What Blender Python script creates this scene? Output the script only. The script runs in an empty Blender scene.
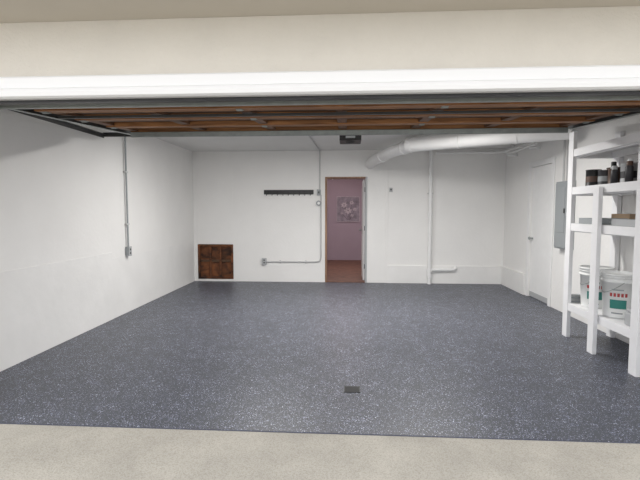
import bpy, math, random
from mathutils import Vector, Matrix
random.seed(4)
scene = bpy.context.scene
scene.view_settings.view_transform = 'Standard'

# ---------------------------------------------------------------- materials
def new_mat(name, col, rough=0.6, metal=0.0, noise=0.0, nscale=6.0, bump=0.0, bscale=40.0, spec=0.5):
    m = bpy.data.materials.new(name); m.use_nodes = True
    nt = m.node_tree; b = nt.nodes["Principled BSDF"]
    b.inputs["Base Color"].default_value = (*col, 1)
    b.inputs["Roughness"].default_value = rough
    b.inputs["Metallic"].default_value = metal
    b.inputs["Specular IOR Level"].default_value = spec
    tc = nt.nodes.new("ShaderNodeTexCoord")
    if noise > 0:
        n = nt.nodes.new("ShaderNodeTexNoise"); n.inputs["Scale"].default_value = nscale
        n.inputs["Detail"].default_value = 6; n.inputs["Roughness"].default_value = 0.6
        nt.links.new(tc.outputs["Object"], n.inputs["Vector"])
        r = nt.nodes.new("ShaderNodeValToRGB")
        r.color_ramp.elements[0].position = 0.3; r.color_ramp.elements[1].position = 0.7
        r.color_ramp.elements[0].color = (*[max(0, c*(1-noise)) for c in col], 1)
        r.color_ramp.elements[1].color = (*[min(1, c*(1+noise*0.6)) for c in col], 1)
        nt.links.new(n.outputs["Fac"], r.inputs["Fac"])
        nt.links.new(r.outputs["Color"], b.inputs["Base Color"])
    if bump > 0:
        n2 = nt.nodes.new("ShaderNodeTexNoise"); n2.inputs["Scale"].default_value = bscale
        n2.inputs["Detail"].default_value = 5
        nt.links.new(tc.outputs["Object"], n2.inputs["Vector"])
        bp = nt.nodes.new("ShaderNodeBump"); bp.inputs["Strength"].default_value = bump
        bp.inputs["Distance"].default_value = 0.01
        nt.links.new(n2.outputs["Fac"], bp.inputs["Height"])
        nt.links.new(bp.outputs["Normal"], b.inputs["Normal"])
    return m

def emit_mat(name, col, s):
    m = new_mat(name, col)
    b = m.node_tree.nodes["Principled BSDF"]
    b.inputs["Emission Color"].default_value = (*col, 1)
    b.inputs["Emission Strength"].default_value = s
    return m

def wood_mat(name, c1, c2, axis_scale=(1, 12, 12), rough=0.6):
    m = bpy.data.materials.new(name); m.use_nodes = True
    nt = m.node_tree; b = nt.nodes["Principled BSDF"]
    tc = nt.nodes.new("ShaderNodeTexCoord"); mp = nt.nodes.new("ShaderNodeMapping")
    mp.inputs["Scale"].default_value = axis_scale
    n = nt.nodes.new("ShaderNodeTexNoise"); n.inputs["Scale"].default_value = 2.5; n.inputs["Detail"].default_value = 8
    n.inputs["Distortion"].default_value = 0.6
    r = nt.nodes.new("ShaderNodeValToRGB")
    r.color_ramp.elements[0].position = 0.35; r.color_ramp.elements[1].position = 0.68
    r.color_ramp.elements[0].color = (*c1, 1); r.color_ramp.elements[1].color = (*c2, 1)
    nt.links.new(tc.outputs["Object"], mp.inputs["Vector"]); nt.links.new(mp.outputs["Vector"], n.inputs["Vector"])
    nt.links.new(n.outputs["Fac"], r.inputs["Fac"]); nt.links.new(r.outputs["Color"], b.inputs["Base Color"])
    b.inputs["Roughness"].default_value = rough
    return m

M_wall = new_mat("painted_wall", (0.83, 0.822, 0.806), 0.75, noise=0.03, nscale=1.5, bump=0.22, bscale=25)
M_ceil = new_mat("ceiling_paint", (0.72, 0.715, 0.70), 0.8, noise=0.03, nscale=2)
M_stem = new_mat("stem_wall_paint", (0.82, 0.814, 0.80), 0.65, noise=0.04, nscale=2.5, bump=0.5, bscale=9)
M_stucco = new_mat("stucco", (0.67, 0.635, 0.57), 0.85, noise=0.04, nscale=3, bump=0.4, bscale=60)
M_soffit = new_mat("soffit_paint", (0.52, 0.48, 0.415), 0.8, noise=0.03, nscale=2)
M_trim = new_mat("white_gloss_trim", (0.80, 0.80, 0.80), 0.4)
M_white = new_mat("white_paint", (0.82, 0.82, 0.815), 0.5, noise=0.03, nscale=8)
M_shelf = new_mat("shelf_white_paint", (0.82, 0.82, 0.83), 0.55, noise=0.04, nscale=5, bump=0.1, bscale=50)
M_steel = new_mat("galvanised_steel", (0.36, 0.39, 0.38), 0.45, metal=0.7, noise=0.15, nscale=12)
M_dsteel = new_mat("dark_steel", (0.08, 0.08, 0.08), 0.5, metal=0.6)
M_black = new_mat("black_plastic", (0.012, 0.012, 0.013), 0.45)
M_grey = new_mat("grey_enamel", (0.30, 0.32, 0.33), 0.45)
M_lgrey = new_mat("light_grey_enamel", (0.42, 0.43, 0.44), 0.45)
M_doorwood = wood_mat("door_rail_wood", (0.18, 0.075, 0.025), (0.42, 0.19, 0.07), (1, 14, 14))
M_stile = wood_mat("door_stile_wood", (0.09, 0.04, 0.016), (0.20, 0.09, 0.04), (12, 1, 12))
M_doorpanel = wood_mat("door_panel_wood", (0.05, 0.025, 0.012), (0.13, 0.065, 0.027), (1, 10, 10))
M_hatch = wood_mat("rough_plywood", (0.03, 0.012, 0.006), (0.22, 0.075, 0.025), (2, 6, 3), 0.8)
M_jamb = wood_mat("jamb_wood", (0.22, 0.12, 0.07), (0.36, 0.22, 0.14), (12, 12, 1))
M_mauve = new_mat("mauve_paint", (0.46, 0.37, 0.43), 0.8, noise=0.04, nscale=2)
M_hfloor = new_mat("terracotta_tile", (0.18, 0.085, 0.055), 0.6, noise=0.35, nscale=9)
M_red = new_mat("red_label", (0.38, 0.05, 0.05), 0.5)
M_green = new_mat("green_label", (0.03, 0.20, 0.17), 0.5)
M_bucket = new_mat("bucket_plastic", (0.78, 0.79, 0.78), 0.4)
M_conduit = new_mat("painted_conduit", (0.56, 0.56, 0.56), 0.5)
M_card = new_mat("cardboard", (0.36, 0.26, 0.17), 0.8, noise=0.1)
M_filltube = emit_mat("fill_tube_glow", (1.0, 0.98, 0.95), 3.0)  # glow of the added fill tubes on the garage ceiling
M_hlamp = emit_mat("hall_lamp_glow", (1.0, 0.85, 0.80), 5.0)

# epoxy floor with flakes
def floor_mat():
    m = bpy.data.materials.new("flaked_epoxy"); m.use_nodes = True
    nt = m.node_tree; L = nt.links; b = nt.nodes["Principled BSDF"]
    tc = nt.nodes.new("ShaderNodeTexCoord")
    base = nt.nodes.new("ShaderNodeTexNoise"); base.inputs["Scale"].default_value = 1.3; base.inputs["Detail"].default_value = 5
    L.new(tc.outputs["Object"], base.inputs["Vector"])
    r = nt.nodes.new("ShaderNodeValToRGB")
    r.color_ramp.elements[0].position = 0.3; r.color_ramp.elements[1].position = 0.7
    r.color_ramp.elements[0].color = (0.057, 0.061, 0.073, 1); r.color_ramp.elements[1].color = (0.070, 0.075, 0.090, 1)
    L.new(base.outputs["Fac"], r.inputs["Fac"])
    cur = r.outputs["Color"]
    dens = nt.nodes.new("ShaderNodeTexNoise"); dens.inputs["Scale"].default_value = 8; dens.inputs["Detail"].default_value = 6
    dens.inputs["Roughness"].default_value = 0.7
    L.new(tc.outputs["Object"], dens.inputs["Vector"])
    for sc, lo, colr in ((125, 0.80, (0.18, 0.20, 0.29, 1)), (180, 0.86, (0.42, 0.45, 0.57, 1)), (115, 0.96, (0.58, 0.61, 0.72, 1)), (90, 0.90, (0.02, 0.02, 0.03, 1))):
        v = nt.nodes.new("ShaderNodeTexVoronoi"); v.inputs["Scale"].default_value = sc
        off = nt.nodes.new("ShaderNodeMapping"); off.inputs["Location"].default_value = (sc*0.13, sc*0.37, 0)
        L.new(tc.outputs["Object"], off.inputs["Vector"]); L.new(off.outputs["Vector"], v.inputs["Vector"])
        sep = nt.nodes.new("ShaderNodeSeparateColor"); L.new(v.outputs["Color"], sep.inputs["Color"])
        add = nt.nodes.new("ShaderNodeMath"); add.operation = 'MULTIPLY_ADD'
        L.new(dens.outputs["Fac"], add.inputs[0]); add.inputs[1].default_value = 0.50; L.new(sep.outputs["Red"], add.inputs[2])
        gt = nt.nodes.new("ShaderNodeMath"); gt.operation = 'GREATER_THAN'; gt.inputs[1].default_value = lo + 0.25
        L.new(add.outputs[0], gt.inputs[0])
        dl = nt.nodes.new("ShaderNodeMath"); dl.operation = 'LESS_THAN'; dl.inputs[1].default_value = 0.45
        L.new(v.outputs["Distance"], dl.inputs[0])
        mu = nt.nodes.new("ShaderNodeMath"); mu.operation = 'MULTIPLY'
        L.new(gt.outputs[0], mu.inputs[0]); L.new(dl.outputs[0], mu.inputs[1])
        mx = nt.nodes.new("ShaderNodeMix"); mx.data_type = 'RGBA'
        L.new(mu.outputs[0], mx.inputs["Factor"]); L.new(cur, mx.inputs["A"]); mx.inputs["B"].default_value = colr
        cur = mx.outputs["Result"]
    L.new(cur, b.inputs["Base Color"])
    b.inputs["Roughness"].default_value = 0.42
    b.inputs["Specular IOR Level"].default_value = 0.45
    return m
M_floor = floor_mat()
M_curb = new_mat("epoxy_edge", (0.07, 0.075, 0.11), 0.6)

def concrete_mat():
    m = new_mat("driveway_concrete", (0.44, 0.415, 0.365), 0.9, noise=0.16, nscale=3, bump=0.3, bscale=130)
    nt = m.node_tree; L = nt.links; b = nt.nodes["Principled BSDF"]
    tc = nt.nodes.new("ShaderNodeTexCoord")
    n = nt.nodes.new("ShaderNodeTexNoise"); n.inputs["Scale"].default_value = 150; n.inputs["Detail"].default_value = 4
    L.new(tc.outputs["Object"], n.inputs["Vector"])
    r = nt.nodes.new("ShaderNodeValToRGB"); r.color_ramp.elements[0].position = 0.35; r.color_ramp.elements[1].position = 0.55
    r.color_ramp.elements[0].color = (0.76, 0.75, 0.73, 1); r.color_ramp.elements[1].color = (1, 1, 1, 1)
    L.new(n.outputs["Fac"], r.inputs["Fac"])
    old = b.inputs["Base Color"].links[0].from_socket
    mx = nt.nodes.new("ShaderNodeMix"); mx.data_type = 'RGBA'; mx.blend_type = 'MULTIPLY'
    mx.inputs["Factor"].default_value = 1
    L.new(old, mx.inputs["A"]); L.new(r.outputs["Color"], mx.inputs["B"]); L.new(mx.outputs["Result"], b.inputs["Base Color"])
    return m
M_conc = concrete_mat()

# ---------------------------------------------------------------- mesh builder
class B:
    def __init__(s, name): s.name = name; s.v = []; s.f = []; s.m = []; s.sm = []; s.mats = []
    def mi(s, mat):
        if mat not in s.mats: s.mats.append(mat)
        return s.mats.index(mat)
    def add(s, vs, fs, mat, smooth=False):
        o = len(s.v); s.v += [tuple(v) for v in vs]; k = s.mi(mat)
        for f in fs: s.f.append([i+o for i in f]); s.m.append(k); s.sm.append(smooth)
        return s
    def box(s, x0, x1, y0, y1, z0, z1, mat, M=None):
        vs = [Vector(p) for p in ((x0,y0,z0),(x1,y0,z0),(x1,y1,z0),(x0,y1,z0),(x0,y0,z1),(x1,y0,z1),(x1,y1,z1),(x0,y1,z1))]
        if M is not None: vs = [M @ v for v in vs]
        return s.add(vs, [(0,3,2,1),(4,5,6,7),(0,1,5,4),(1,2,6,5),(2,3,7,6),(3,0,4,7)], mat)
    def tube(s, pts, r, mat, n=14, cap=True):
        pts = [Vector(p) for p in pts]; rings = []
        rs = r if isinstance(r, (list, tuple)) else [r]*len(pts)
        prev = None
        for i, p in enumerate(pts):
            if i == 0: t = pts[1]-p
            elif i == len(pts)-1: t = p-pts[i-1]
            else: t = (pts[i+1]-p).normalized()+(p-pts[i-1]).normalized()
            t.normalize()
            if prev is None:
                a = Vector((0,0,1)) if abs(t.z) < 0.9 else Vector((1,0,0))
                u = t.cross(a).normalized()
            else:
                u = (prev - t*prev.dot(t)).normalized()
            prev = u; w = t.cross(u)
            rings.append([p + (u*math.cos(2*math.pi*k/n)+w*math.sin(2*math.pi*k/n))*rs[i] for k in range(n)])
        vs = [v for rg in rings for v in rg]; fs = []
        for i in range(len(pts)-1):
            for k in range(n):
                fs.append((i*n+k, i*n+(k+1)%n, (i+1)*n+(k+1)%n, (i+1)*n+k))
        s.add(vs, fs, mat, True)
        if cap:
            s.add(rings[0], [tuple(reversed(range(n)))], mat); s.add(rings[-1], [tuple(range(n))], mat)
        return s
    def lathe(s, c, prof, mat, n=28):
        vs = []; fs = []
        for r, z in prof:
            for k in range(n):
                a = 2*math.pi*k/n; vs.append((c[0]+r*math.cos(a), c[1]+r*math.sin(a), c[2]+z))
        for i in range(len(prof)-1):
            for k in range(n): fs.append((i*n+k, i*n+(k+1)%n, (i+1)*n+(k+1)%n, (i+1)*n+k))
        return s.add(vs, fs, mat, True)
    def done(s, bevel=0.0, parent=None):
        c = Vector((0,0,0))
        for v in s.v: c += Vector(v)
        c /= max(1, len(s.v))
        me = bpy.data.meshes.new(s.name); me.from_pydata([Vector(v)-c for v in s.v], [], s.f)
        for m in s.mats: me.materials.append(m)
        for i, p in enumerate(me.polygons): p.material_index = s.m[i]; p.use_smooth = s.sm[i]
        me.update()
        ob = bpy.data.objects.new(s.name, me); ob.location = c; scene.collection.objects.link(ob)
        if bevel > 0:
            bv = ob.modifiers.new("bevel", 'BEVEL'); bv.width = bevel; bv.segments = 2; bv.limit_method = 'ANGLE'; bv.angle_limit = math.radians(50)
        return ob

XL, XR, YF, YB, ZC = -3.0, 2.95, 2.68, 8.46, 2.53

# ---------------------------------------------------------------- shell
B("floor").box(XL-.15, XR+.15, YF, YB+.15, -.15, 0, M_floor).box(XL-.15, XR+.15, YF-.003, YF, -.15, -.001, M_curb).done()
b = B("driveway"); b.box(-9, 9, -9, YF-.003, -.2, -.006, M_conc); b.done()
B("ceiling").box(XL-.15, XR+.15, YF+.17, YB+.15, ZC, ZC+.15, M_ceil).done()
w = B("wall_left"); w.box(XL-.15, XL, YF+.17, YB+.15, 0, ZC, M_wall)
w.box(XL, XL+.006, YF+.17, 5.42, 0, .86, M_stem); w.box(XL, XL+.003, 5.42, YB, 0, .78, M_stem); w.done(0.003)

DX0, DX1, DZ = -.42, .385, 2.03
w = B("wall_back")
w.box(XL, -2.93, YB, YB+.15, 0, ZC, M_wall)
w.box(-2.93, -2.22, YB, YB+.15, .73, ZC, M_wall)
w.box(-2.93, -2.22, YB, YB+.15, 0, .04, M_wall)
w.box(-2.22, DX0, YB, YB+.15, 0, ZC, M_wall)
w.box(DX0, DX1, YB, YB+.15, DZ, ZC, M_wall)
w.box(DX1, XR, YB, YB+.15, 0, ZC, M_wall)
w.box(.78, XR, YB-.025, YB, 0, .34, M_stem)       # stem wall ledge
w.box(.735, .78, YB-.018, YB, 0, 2.15, M_wall)
w.done(0.003)
# right wall with door opening
RY0, RY1, RZ = 6.56, 7.30, 2.08
w = B("wall_right")
w.box(XR, XR+.15, YF+.17, RY0, 0, ZC, M_wall); w.box(XR, XR+.15, RY1, YB+.15, 0, ZC, M_wall)
w.box(XR, XR+.15, RY0, RY1, RZ, ZC, M_wall)
w.box(XR-.04, XR, RY1+.09, YB-.025, 0, .34, M_stem)
w.done(0.003)
# front wall (header + piers) 
w = B("wall_front")
w.box(-7, 7, YF+.02, YF+.17, 2.12, 2.75, M_stucco)
w.box(-7, -2.62, YF+.02, YF+.17, 0, 2.12, M_stucco)
w.box(2.62, 7, YF+.02, YF+.17, 0, 2.12, M_stucco)
w.done(0.004)
s = B("roof_soffit"); s.box(-7, 7, YF-.45, YF+.02, 2.56, 2.66, M_soffit); s.box(-7, 7, YF-.49, YF-.45, 2.54, 2.75, M_trim); s.done(0.003)
# header trim : fascia board with rounded drip profile
t = B("trim_1")
prof = [(0, 2.225), (-.040, 2.222), (-.048, 2.212), (-.048, 2.15), (-.058, 2.14), (-.064, 2.12), (-.058, 2.098), (-.04, 2.088), (.0, 2.088)]
y0 = YF+.02
vs = []; n = len(prof)
for X in (-2.9, 2.9):
    for dy, z in prof: vs.append((X, y0+dy, z))
fs = [(i, i+1, n+i+1, n+i) for i in range(n-1)] + [(n-1, 0, n, 2*n-1), tuple(reversed(range(n))), tuple(range(n, 2*n))]
t.add(vs, fs, M_trim)
t.box(-2.62, 2.62, YF+.02, YF+.17, 2.095, 2.12, M_dsteel)
t.box(-2.6, 2.6, YF+.02, YF+.035, 2.072, 2.095, M_black)   # weather stripping
t.done()

# ---------------------------------------------------------------- overhead door (open, sloping up to the back)
ang = math.atan(.066)
DM = Matrix.Translation((-.05, 2.92, 2.145)) @ Matrix.Rotation(ang, 4, 'X')
gd = B("garage_door"); W = 2.40; SL = .52
for i in range(4):
    a = i*SL; bb = a+SL-.006
    gd.box(-W, W, a, bb, .045, .06, M_doorpanel, DM)             # skin
    gd.box(-W, W, a, a+.06, .0, .045, M_doorwood if i % 2 else M_stile, DM); gd.box(-W, W, bb-.07, bb, 0, .045, M_doorwood, DM)
    for k in range(7):
        x = -W + k*(2*W-.09)/6
        gd.box(x, x+.09, a+.06, bb-.07, .012, .045, M_stile, DM)
    if i < 3:
        for k in range(0, 7, 2):
            x = -W + k*(2*W-.09)/6 + .02
            gd.box(x, x+.05, bb-.035, bb+.04, -.004, 0, M_steel, DM)
            gd.tube([DM @ Vector((x, bb+.003, -.006)), DM @ Vector((x+.05, bb+.003, -.006))], .007, M_steel, 8)
def strut(y, h=.05, m=M_steel):
    gd.box(-W, W, y, y+.06, -.004, 0, m, DM); gd.box(-W, W, y+.012, y+.016, -h, -.004, m, DM)
    gd.box(-W, W, y+.044, y+.048, -h, -.004, m, DM); gd.box(-W, W, y+.012, y+.048, -h-.004, -h, m, DM)
strut(.08, .035); strut(4*SL-.10, .05); strut(1.0*SL+.20, .015, M_dsteel)
gd.box(-W, W, -.03, .0, -.01, .05, M_dsteel, DM)
gd.done(0.002)

def track(x, sgn, nm):
    tk = B(nm)
    TM = Matrix.Translation((x, 2.92, 2.16)) @ Matrix.Rotation(ang, 4, 'X')
    Lh = 2.38
    tk.box(0 if sgn > 0 else -.004, .004 if sgn > 0 else 0, 0, Lh, -.03, .035, M_dsteel, TM)
    tk.box(min(0, -sgn*.04), max(0, -sgn*.04), 0, Lh, .031, .035, M_steel, TM)
    tk.box(min(0, -sgn*.04), max(0, -sgn*.04), 0, Lh, -.03, -.026, M_steel, TM)
    for yy in (1.2, 2.33):
        zz = 2.16 + yy*.066
        tk.box(x, x+sgn*.004, 2.92+yy, 2.92+yy+.035, zz, ZC-.001, M_steel)
        tk.box(x, x+sgn*.035, 2.92+yy, 2.92+yy+.004, zz, ZC-.001, M_steel)
    # vertical part with curve into the horizontal
    pts = [(x, YF+.20, .0), (x, YF+.20, 1.95), (x, YF+.205, 2.05), (x, YF+.225, 2.12), (x, YF+.25, 2.16)]
    tk.tube(pts, .02, M_steel, 8)
    sp = []
    for i in range(260):
        a = i*math.pi/4*1.0; yy = 3.3 + i*.0045
        sp.append((x+sgn*.05+.022*math.cos(a), yy, 2.30+.022*math.sin(a)))
    tk.tube(sp, .004, M_dsteel, 5)
    tk.tube([(x+sgn*.05, 2.9, 2.3), (x+sgn*.05, 3.3, 2.3)], .004, M_dsteel, 5)
    tk.tube([(x+sgn*.05, 4.47, 2.3), (x+sgn*.03, 5.25, 2.33)], .004, M_dsteel, 5)
    return tk.done()
track(-2.52, -1, "garage_door_track"); track(2.415, 1, "garage_door_track")
# cross angle between the ends of the tracks and walls
an = B("track_support_angle")
an.box(XL+.001, -2.53, 5.325, 5.33, 2.30, 2.345, M_dsteel); an.box(XL+.001, -2.53, 5.305, 5.33, 2.345, 2.35, M_dsteel)
an.box(XL+.001, XL+.005, 3.6, 5.33, 2.285, 2.33, M_dsteel); an.box(XL+.001, XL+.04, 3.6, 5.33, 2.325, 2.33, M_dsteel)
an.done()

# opener
o = B("garage_door_opener")
o.box(-.10, .18, 5.70, 6.05, 2.29, 2.42, M_black); o.box(-.07, .15, 5.72, 6.03, 2.42, 2.435, M_dsteel)
o.box(-.02, .10, 5.69, 5.70, 2.315, 2.345, M_grey)
o.lathe((.04, 5.86, 2.27), [(0, 0), (.05, .002), (.06, .01), (.06, .025), (0, .025)], M_dsteel)
for x in (-.09, .14):
    o.box(x, x+.03, 5.80, 5.805, 2.42, ZC-.001, M_steel); o.box(x, x+.03, 5.96, 5.965, 2.42, ZC-.001, M_steel)
o.box(.02, .06, 2.86, 5.70, 2.375, 2.41, M_steel)
o.box(.0, .08, YF+.171, YF+.19, 2.34, 2.44, M_steel)
o.done(0.004)

LX = (-.95, 1.0); LY = 5.66
for x in LX:
    l = B("added_fill_fixture"); l.box(x-.6, x+.6, LY-.07, LY+.08, ZC-.05, ZC-.001, M_white)  # invented fixture, out of view behind the raised door, to brighten the interior
    l.tube([(x-.58, LY-.03, ZC-.065), (x+.58, LY-.03, ZC-.065)], .014, M_filltube, 10); l.tube([(x-.58, LY+.04, ZC-.065), (x+.58, LY+.04, ZC-.065)], .014, M_filltube, 10)
    l.box(x-.6, x-.58, LY-.07, LY+.08, ZC-.08, ZC-.05, M_white); l.box(x+.58, x+.6, LY-.07, LY+.08, ZC-.08, ZC-.05, M_white)
    l.done()

# ---------------------------------------------------------------- left wall conduit
c = B("outlet_conduit"); yc = 5.80; xc = XL+.03
c.tube([(xc, yc, .90), (xc, yc, ZC-.08), (xc-.0, yc-.02, ZC-.03), (xc, yc-.07, ZC-.014), (xc, yc-.25, ZC-.012)], .012, M_grey)
c.box(XL+.006, XL+.055, yc-.037, yc+.037, .78, .90, M_grey); c.box(XL+.055, XL+.059, yc-.04, yc+.04, .775, .905, M_lgrey)
for z in (.815, .865): c.box(XL+.059, XL+.062, yc-.015, yc+.015, z-.013, z+.013, M_dsteel)
for z in (1.2, 1.9): c.box(XL, XL+.042, yc-.03, yc+.03, z, z+.02, M_conduit)
c.done(0.002)

# ---------------------------------------------------------------- back wall items
h = B("crawlspace_hatch")
h.box(-2.925, -2.225, YB+.05, YB+.07, .045, .725, M_hatch)
h.box(-2.925, -2.885, YB-.004, YB+.05, .045, .725, M_hatch); h.box(-2.265, -2.225, YB-.004, YB+.05, .045, .725, M_hatch)
h.box(-2.885, -2.265, YB-.004, YB+.05, .685, .725, M_hatch); h.box(-2.885, -2.265, YB-.004, YB+.05, .045, .085, M_hatch)
h.box(-2.70, -2.66, YB+.01, YB+.05, .085, .685, M_hatch); h.box(-2.50, -2.46, YB+.01, YB+.05, .085, .685, M_hatch)
h.box(-2.885, -2.265, YB+.02, YB+.05, .38, .42, M_doorpanel)
h.done(0.003)

r = B("coat_rack")
r.box(-1.60, -.64, YB-.022, YB, 1.70, 1.785, M_black)
for i in range(9):
    x = -1.54 + i*.105
    r.tube([(x, YB-.022, 1.765), (x, YB-.06, 1.76), (x, YB-.075, 1.78)], .006, M_black, 8)
    r.tube([(x, YB-.022, 1.725), (x, YB-.045, 1.70), (x, YB-.065, 1.68), (x, YB-.07, 1.70)], .008, M_black, 8)
r.done(0.004)

c = B("switch_conduit"); x = -.50; yy = YB-.02
c.tube([(x-.10, 6.0, ZC-.014), (x-.02, YB-.06, ZC-.014), (x-.02, YB-.02, ZC-.05), (x-.02, yy, 1.80)], .012, M_conduit)
c.box(x-.075, x+.0, YB-.05, YB, 1.68, 1.79, M_grey); c.box(x-.05, x-.025, YB-.056, YB-.05, 1.715, 1.755, M_black)
c.tube([(x+.0, yy, 1.69), (x+.0, yy, .50), (x-.01, yy, .44), (x-.04, yy, .41), (x-.1, yy, .40), (-1.30, yy, .40), (-1.56, yy, .40)], .014, M_conduit)
c.tube([(x-.04, YB, 1.53), (x-.04, YB-.05, 1.53)], .05, M_grey, 20)
c.tube([(x-.04, YB-.05, 1.53), (x-.04, YB-.056, 1.53)], .026, M_white, 16)
c.box(-1.64, -1.56, YB-.05, YB, .345, .465, M_grey); c.box(-1.645, -1.555, YB-.054, YB-.05, .34, .47, M_lgrey)
for z in (.38, .43): c.box(-1.615, -1.585, YB-.057, YB-.054, z-.012, z+.012, M_dsteel)
for xx in (-1.3, -.8): c.box(xx, xx+.02, YB-.034, YB, .37, .43, M_conduit)
c.done(0.002)

t = B("thermostat"); t.box(.80, .86, YB-.025, YB, 1.74, 1.82, M_lgrey); t.box(.815, .845, YB-.028, YB-.025, 1.77, 1.80, M_dsteel); t.done(0.004)

# vertical drain pipe with branch
p = B("drain_pipe"); x = 1.56; yy = YB-.076
p.tube([(x, yy, .0), (x, yy, ZC-.001)], .036, M_white, 18)
for z in (.22, 1.3, 2.1): p.tube([(x, yy, z), (x, yy, z+.07)], .046, M_white, 18)
p.tube([(x, yy, .26), (x+.12, yy, .27), (x+.42, yy, .275), (x+.47, yy, .285), (x+.49, yy+.02, .30), (x+.49, YB-.028, .30)], .028, M_white, 14)
p.tube([(x-.0, yy, .12), (x+.0, yy, .19)], .05, M_white, 18)
p.box(x-.05, x+.05, YB-.07, YB-.001, 1.70, 1.72, M_conduit)
p.done()

# ducts
d = B("air_duct")
P0 = Vector((.92, 6.90, 2.395)); P1 = Vector((2.80, 5.75, 2.395))
d.tube([P0, P1], .112, M_white, 30)
for k in (.02, .35, .7):
    q = P0.lerp(P1, k); d.tube([q, q+(P1-P0).normalized()*.035], .121, M_white, 30)
d.tube([(1.08, 6.78, 2.385), (.92, 7.0, 2.375), (.74, 7.35, 2.355), (.60, 7.75, 2.325), (.50, 8.02, 2.295), (.46, 8.18, 2.28), (.44, YB-.002, 2.27)], .095, M_white, 26)
d.tube([(.62, 7.7, 2.329), (.60, 7.75, 2.325)], .107, M_white, 26)
d.tube([(.90, 7.04, 2.373), (.88, 7.08, 2.371)], .108, M_white, 26)
for k in (.25, .8):
    q = P0.lerp(P1, k); d.box(q.x, q.x+.03, q.y, q.y+.005, 2.48, ZC-.001, M_steel)
d.done()
d = B("water_pipe")
d.tube([(1.64, 8.3, 2.44), (2.7, 8.3, 2.45), (2.82, 8.25, 2.45), (2.86, 8.1, 2.45), (2.86, 6.80, 2.45)], .022, M_white, 12)
d.tube([(2.80, 8.0, 2.38), (2.80, 6.80, 2.38)], .018, M_white, 12)
for yq in (7.9, 7.0): d.box(2.78, XR-.001, yq, yq+.03, 2.33, 2.36, M_white)
for yq in (7.9, 7.0): d.box(2.84, 2.88, yq, yq+.02, 2.45, ZC-.001, M_white)
d.done()

# ---------------------------------------------------------------- doorway, door leaf
t = B("trim_2")
t.box(DX0, DX0+.035, YB-.01, YB+.16, 0, DZ, M_jamb); t.box(DX1-.035, DX1, YB-.01, YB+.16, 0, DZ, M_lgrey)
t.box(DX0+.035, DX1-.035, YB-.01, YB+.16, DZ-.03, DZ, M_jamb)
t.box(DX0+.035, DX1-.035, YB, YB+.15, 0, .015, M_hfloor)
t.done(0.002)
LM = Matrix.Translation((DX1-.035, YB+.17, 0)) @ Matrix.Rotation(math.radians(0), 4, 'Z')
dl = B("door_1")
dl.box(-.036, 0, 0, .72, .02, DZ-.04, M_white, LM)
for z0, z1 in ((.2, .9), (1.05, 1.85)):
    for y0, y1 in ((.1, .32), (.4, .62)):
        dl.box(-.042, -.036, y0, y1, z0, z1, M_white, LM)
for z in (.25, 1.0, 1.75):
    dl.box(-.012, .0, -.012, .002, z, z+.09, M_dsteel, LM)
dl.tube([LM @ Vector((-.036, .66, .98)), LM @ Vector((-.09, .66, .98))], [.012, .028], M_steel, 14)
dl.done(0.003)

# hall room behind
HY = 12.3; HC = 2.34
B("floor_hall").box(-1.8, 1.8, YB+.15, HY, -.15, 0, M_hfloor).done()
B("ceiling_hall").box(-1.8, 1.8, YB+.15, HY+.1, HC, HC+.1, M_ceil).done()
B("wall_hall_back").box(-1.8, 1.8, HY, HY+.1, -.15, HC, M_mauve).done()
B("wall_hall_left").box(-1.9, -1.8, YB+.15, HY+.1, -.15, HC+.1, M_mauve).done()
B("wall_hall_right").box(1.8, 1.9, YB+.15, HY+.1, -.15, HC+.1, M_mauve).done()
B("baseboard_hall_back").box(-1.8, 1.8, HY-.015, HY, 0, .07, M_mauve).done()
l = B("track_light")
TL = Matrix.Translation((.0, 11.2, 0)) @ Matrix.Rotation(math.radians(-35), 4, 'Z')
l.box(-.9, .9, -.03, .03, HC-.07, HC-.0005, M_hlamp, TL)
for xx in (-.5, 0, .5):
    l.tube([TL @ Vector((xx, 0, HC-.06)), TL @ Vector((xx, 0, HC-.09))], .012, M_white, 8)
    l.tube([TL @ Vector((xx, 0, HC-.08)), TL @ Vector((xx+.04, .04, HC-.14))], [.026, .04], M_white, 16)
l.done()

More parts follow.
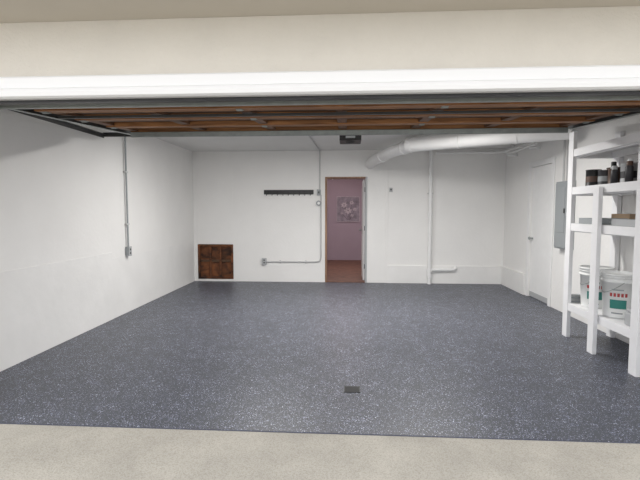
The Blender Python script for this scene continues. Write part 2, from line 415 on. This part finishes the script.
# painting
M_canvas = new_mat("painting_canvas", (0.36, 0.32, 0.37), 0.8, noise=0.45, nscale=7)
M_petal = new_mat("painted_petals", (0.60, 0.54, 0.58), 0.8, noise=0.3, nscale=20)
M_stemp = new_mat("painted_stems", (0.16, 0.12, 0.15), 0.8)
p = B("framed_painting")
px0, px1, pz0, pz1 = -.27, .34, 1.09, 1.76
p.box(px0, px1, HY-.03, HY-.001, pz0, pz1, M_canvas)
for a in ((px0-.015, px0, pz0-.015, pz1+.015), (px1, px1+.015, pz0-.015, pz1+.015), (px0, px1, pz0-.015, pz0), (px0, px1, pz1, pz1+.015)):
    p.box(a[0], a[1], HY-.035, HY-.001, a[2], a[3], M_petal)
for fx, fz, fr in ((-.08, 1.54, .10), (.13, 1.60, .07), (.22, 1.42, .06), (.03, 1.38, .11), (-.14, 1.31, .045), (.14, 1.25, .05)):
    p.tube([(fx, HY-.031, fz), (.05+(fx-.05)*.2, HY-.031, 1.13)], .005, M_stemp, 4)
    for k in range(7):
        a = k*math.pi*2/7+fx*9
        rr_ = fr*random.uniform(.45, .65)
        cx, cz = fx+math.cos(a)*rr_, fz+math.sin(a)*rr_*.8
        p.add([(cx+math.cos(q*math.pi/5)*fr*.38*math.cos(a)-math.sin(q*math.pi/5)*fr*.22*math.sin(a), HY-.037-.0003*k, cz+math.cos(q*math.pi/5)*fr*.38*math.sin(a)+math.sin(q*math.pi/5)*fr*.22*math.cos(a)) for q in range(10)], [tuple(range(10))], M_petal)
    p.add([(fx+math.cos(q*math.pi/4)*fr*.15, HY-.041, fz+math.sin(q*math.pi/4)*fr*.15) for q in range(8)], [tuple(range(8))], M_stemp)
p.done()

# ---------------------------------------------------------------- right wall door, panel
t = B("trim_3")
t.box(XR-.018, XR-.001, RY0-.08, RY0, 0, RZ+.08, M_white); t.box(XR-.018, XR-.001, RY1, RY1+.08, 0, RZ+.08, M_white)
t.box(XR-.018, XR-.001, RY0, RY1, RZ, RZ+.08, M_white); t.done(0.003)
d = B("door_2")
d.box(XR+.025, XR+.065, RY0+.005, RY1-.005, .01, RZ-.005, M_white)
for z in (.25, 1.0, 1.75): d.box(XR+.012, XR+.025, RY0+.0, RY0+.02, z, z+.09, M_steel)
d.tube([(XR+.025, RY1-.07, .95), (XR-.01, RY1-.07, .95), (XR-.03, RY1-.07, .95), (XR-.045, RY1-.07, .95)], [.012, .012, .027, .02], M_steel, 16)
d.box(XR+.02, XR+.025, RY0+.005, RY1-.005, .01, .09, M_lgrey)
d.done(0.003)
e = B("electrical_panel")
e.box(XR-.09, XR-.001, 5.90, 6.25, .88, 1.78, M_grey); e.box(XR-.105, XR-.09, 5.92, 6.23, .90, 1.76, M_grey)
e.box(XR-.11, XR-.105, 5.96, 6.19, 1.1, 1.7, M_grey); e.box(XR-.12, XR-.11, 5.95, 5.97, 1.36, 1.42, M_dsteel)
e.tube([(XR-.05, 6.0, 1.78), (XR-.05, 6.0, ZC-.001)], .02, M_conduit); e.tube([(XR-.05, 6.14, 1.78), (XR-.05, 6.14, ZC-.001)], .014, M_conduit)
e.done(0.004)

# ---------------------------------------------------------------- storage shelf
SX = 2.42; SY0, SY1 = 3.76, 5.03
s = B("storage_shelf")
for y in (SY0, SY1-.10):
    s.box(SX, SX+.04, y, y+.10, 0, 2.16 if y < 4 else 2.24, M_shelf)
    s.box(XR-.05, XR-.005, y, y+.10, 0, 2.16 if y < 4 else 2.24, M_shelf)
s.box(SX-.04, SX, 4.34, 4.44, 0, 1.62, M_shelf)
s.box(XR-.05, XR-.005, 4.34, 4.43, 0, 2.14, M_shelf)
for z in (.36, 1.235, 1.625, 2.03):
    s.box(SX+.0401, XR-.05, SY0, SY1, z, z+.02, M_shelf)
    s.box(SX+.04, SX+.08, SY0, SY1, z-.07, z, M_shelf)
    s.box(XR-.09, XR-.05, SY0, SY1, z-.07, z, M_shelf)
    for y in (SY0+.0, SY1-.04): s.box(SX+.08, XR-.09, y, y+.04, z-.07, z, M_shelf)
    s.box(SX+.005, SX+.04, SY0+.10, SY1-.10, z-.06, z+.02, M_shelf)
s.done(0.003)

def bucket(x, y, z, lab, r=.135, h=.36):
    k = B("paint_bucket")
    k.lathe((x, y, z), [(0, 0), (r*.86, 0), (r*.87, .01), (r*.98, h*.80), (r*1.05, h*.80), (r*1.05, h*.84), (r*.99, h*.84), (r*.99, h*.90), (r*1.06, h*.90), (r*1.06, h*.93), (r, h*.93), (r, h*.95)], M_bucket, 36)
    k.lathe((x, y, z), [(r*1.0, h*.95), (r*1.08, h*.95), (r*1.08, h), (r*1.0, h), (r*.97, h*.98), (0, h*.98)], M_bucket, 36)
    def patch(z0, z1, r0, r1, a0, a1, m):
        vs = []; N = 10
        for i in range(N+1):
            a = a0+(a1-a0)*i/N
            vs.append((x+r0*math.cos(a), y+r0*math.sin(a), z+z0)); vs.append((x+r1*math.cos(a), y+r1*math.sin(a), z+z1))
        k.add(vs, [(2*i, 2*i+2, 2*i+3, 2*i+1) for i in range(N)], m, True)
    rr = lambda t: r*(.87+.11*t/.8)+.003
    c0 = math.radians(238)
    patch(h*.22, h*.42, rr(.22), rr(.42), c0-.5, c0+.5, lab)
    for j in range(5):
        a = c0-.5+j*.22
        patch(h*.49, h*.57, rr(.49), rr(.57), a, a+.14, M_red)
    patch(h*.10, h*.13, rr(.10), rr(.13), c0-.4, c0+.3, M_grey)
    patch(h*.63, h*.66, rr(.63), rr(.66), c0-.4, c0+.3, M_grey)
    hp = []
    for i in range(13):
        a = math.pi*i/12
        hp.append((x-r*1.07*math.cos(a)*.3 - r*1.07*math.sin(a)*.98, y-r*1.07*math.cos(a), z+h*.82-.11*math.sin(a)))
    k.tube(hp, .003, M_steel, 6)
    return k.done()
zb = .381
bucket(2.63, 4.78, zb, M_green, .15, .42); bucket(2.61, 4.35, zb, M_green, .145, .42); bucket(2.78, 4.06, zb, M_red, .12, .38)

def can(x, y, z, m, r=.06, h=.12, nm="paint_can", band=None):
    k = B(nm)
    k.lathe((x, y, z), [(0, 0), (r*.97, 0), (r*1.03, .002), (r*1.03, .006), (r, .01), (r, h-.01), (r*1.04, h-.008), (r*1.04, h), (r*.9, h), (r*.88, h-.006), (0, h-.006)], m, 24)
    if band: k.lathe((x, y, z), [(r*1.005, h*.25), (r*1.005, h*.6)], band, 24)
    return k.done()
def jar(x, y, z, r, h, m, capm):
    k = B("spray_can")
    k.lathe((x, y, z), [(0, 0), (r, 0), (r, h*.72), (r*.75, h*.8), (r*.45, h*.82)], m, 20)
    k.lathe((x, y, z), [(r*.8, h*.79), (r*.8, h*.97), (r*.7, h), (0, h)], capm, 20)
    return k.done()
M_brown = new_mat("brown_can", (0.09, 0.05, 0.035), 0.5)
M_charc = new_mat("charcoal_can", (0.035, 0.035, 0.04), 0.5)
zt = 1.646
can(2.56, 4.78, zt, M_black, .07, .17, band=M_brown); can(2.58, 4.60, zt, M_charc, .065, .15, band=M_grey); can(2.58, 4.44, zt, M_brown, .06, .15)
can(2.60, 4.25, zt, M_lgrey, .075, .18, band=M_charc); can(2.62, 4.02, zt, M_charc, .085, .20, band=M_brown); can(2.77, 4.76, zt, M_brown, .08, .19)
can(2.79, 4.53, zt, M_black, .08, .21, band=M_red); can(2.8, 4.2, zt, M_charc, .07, .18)
jar(2.52, 4.13, zt, .032, .19, M_charc, M_brown); jar(2.68, 4.38, zt, .032, .24, M_brown, M_bucket); jar(2.69, 4.66, zt, .03, .24, M_lgrey, M_black)
jar(2.52, 4.35, zt, .03, .17, M_charc, M_lgrey)

def tray(x0, x1, y0, y1, z, nm="paint_tray", m=M_lgrey):
    k = B(nm); h = .06; t = .006
    k.box(x0, x1, y0, y1, z, z+t, m)
    k.box(x0, x0+t, y0, y1, z+t, z+h, m); k.box(x1-t, x1, y0, y1, z+t, z+h, m)
    k.box(x0+t, x1-t, y0, y0+t, z+t, z+h, m); k.box(x0+t, x1-t, y1-t, y1, z+t, z+h, m)
    for i in range(5):
        yy = y0+.03+i*(y1-y0-.1)/5; k.box(x0+.02, x1-.02, yy, yy+.012, z+t, z+t+.008, m)
    return k.done(0.002)
tray(2.47, 2.76, 4.50, 4.86, 1.256, m=M_grey); tray(2.47, 2.76, 3.9, 4.28, 1.256, m=M_lgrey)
pr = B("paint_roller")
pr.tube([(2.56, 4.34, 1.285), (2.80, 4.38, 1.285)], .028, M_bucket, 18)
pr.tube([(2.55, 4.339, 1.285), (2.52, 4.345, 1.285), (2.51, 4.37, 1.285), (2.53, 4.41, 1.285), (2.66, 4.42, 1.283)], .004, M_steel, 8)
pr.tube([(2.66, 4.42, 1.283), (2.70, 4.425, 1.283), (2.78, 4.435, 1.283)], [.01, .015, .012], M_charc, 12)
pr.done()
bx = B("cardboard_box"); bx.box(2.78, 2.89, 4.52, 4.82, 1.256, 1.36, M_card); bx.box(2.78, 2.89, 4.655, 4.685, 1.3601, 1.3615, M_lgrey); bx.done(0.002)
bg = B("cement_bag"); bg.box(2.47, 2.63, 3.87, 4.03, .381, .50, M_lgrey); bg.box(2.48, 2.62, 3.88, 4.02, .50, .53, M_lgrey); bg.done(0.02)
dc = B("folded_drop_cloth")
for i in range(4): dc.box(2.47+.004*i, 2.70-.006*i, 4.955+.002*i, 5.025, .381+.022*i, .400+.022*i, M_lgrey if i % 2 else M_grey)
dc.done(0.004)

# floor drain
f = B("floor_drain"); fx, fy = .045, 3.36
f.box(fx-.06, fx+.06, fy-.06, fy+.06, 0, .003, M_black)
for i in range(7): f.box(fx-.055, fx+.055, fy-.052+i*.0155, fy-.045+i*.0155, .003, .006, M_dsteel)
for a in ((fx-.062, fx-.055, fy-.062, fy+.062), (fx+.055, fx+.062, fy-.062, fy+.062)): f.box(*a, 0, .007, M_dsteel)
f.done()

# ---------------------------------------------------------------- lights
wd = bpy.data.worlds.new("overcast_sky"); scene.world = wd; wd.use_nodes = True
nt = wd.node_tree; bg_ = nt.nodes["Background"]
bg_.inputs["Color"].default_value = (0.975, 0.98, 1.0, 1); bg_.inputs["Strength"].default_value = 2.05

def area(name, loc, rot, sx, sy, e, col=(1, 1, 1)):
    l = bpy.data.lights.new(name, 'AREA'); l.shape = 'RECTANGLE'; l.size = sx; l.size_y = sy; l.energy = e; l.color = col
    o = bpy.data.objects.new(name, l); o.location = loc; o.rotation_euler = rot; scene.collection.objects.link(o); return o
for x in LX: area("interior_fill_light", (x, LY, ZC-.085), (0, 0, 0), 1.15, .12, 62, (1, .98, .95))  # added fill light under the invented fixtures, lifts the inside walls
area("hall_lamp_light", (.1, 10.3, HC-.07), (0, 0, 0), 1.4, .3, 28, (1, .92, .92))

# ---------------------------------------------------------------- camera
cd = bpy.data.cameras.new("camera"); cd.sensor_width = 36; cd.lens = 440/640*36
co = bpy.data.objects.new("camera", cd); scene.collection.objects.link(co)
co.location = (0, 0, 1.40); co.rotation_euler = (math.radians(90-3.9), 0, math.radians(3.5))
scene.camera = co
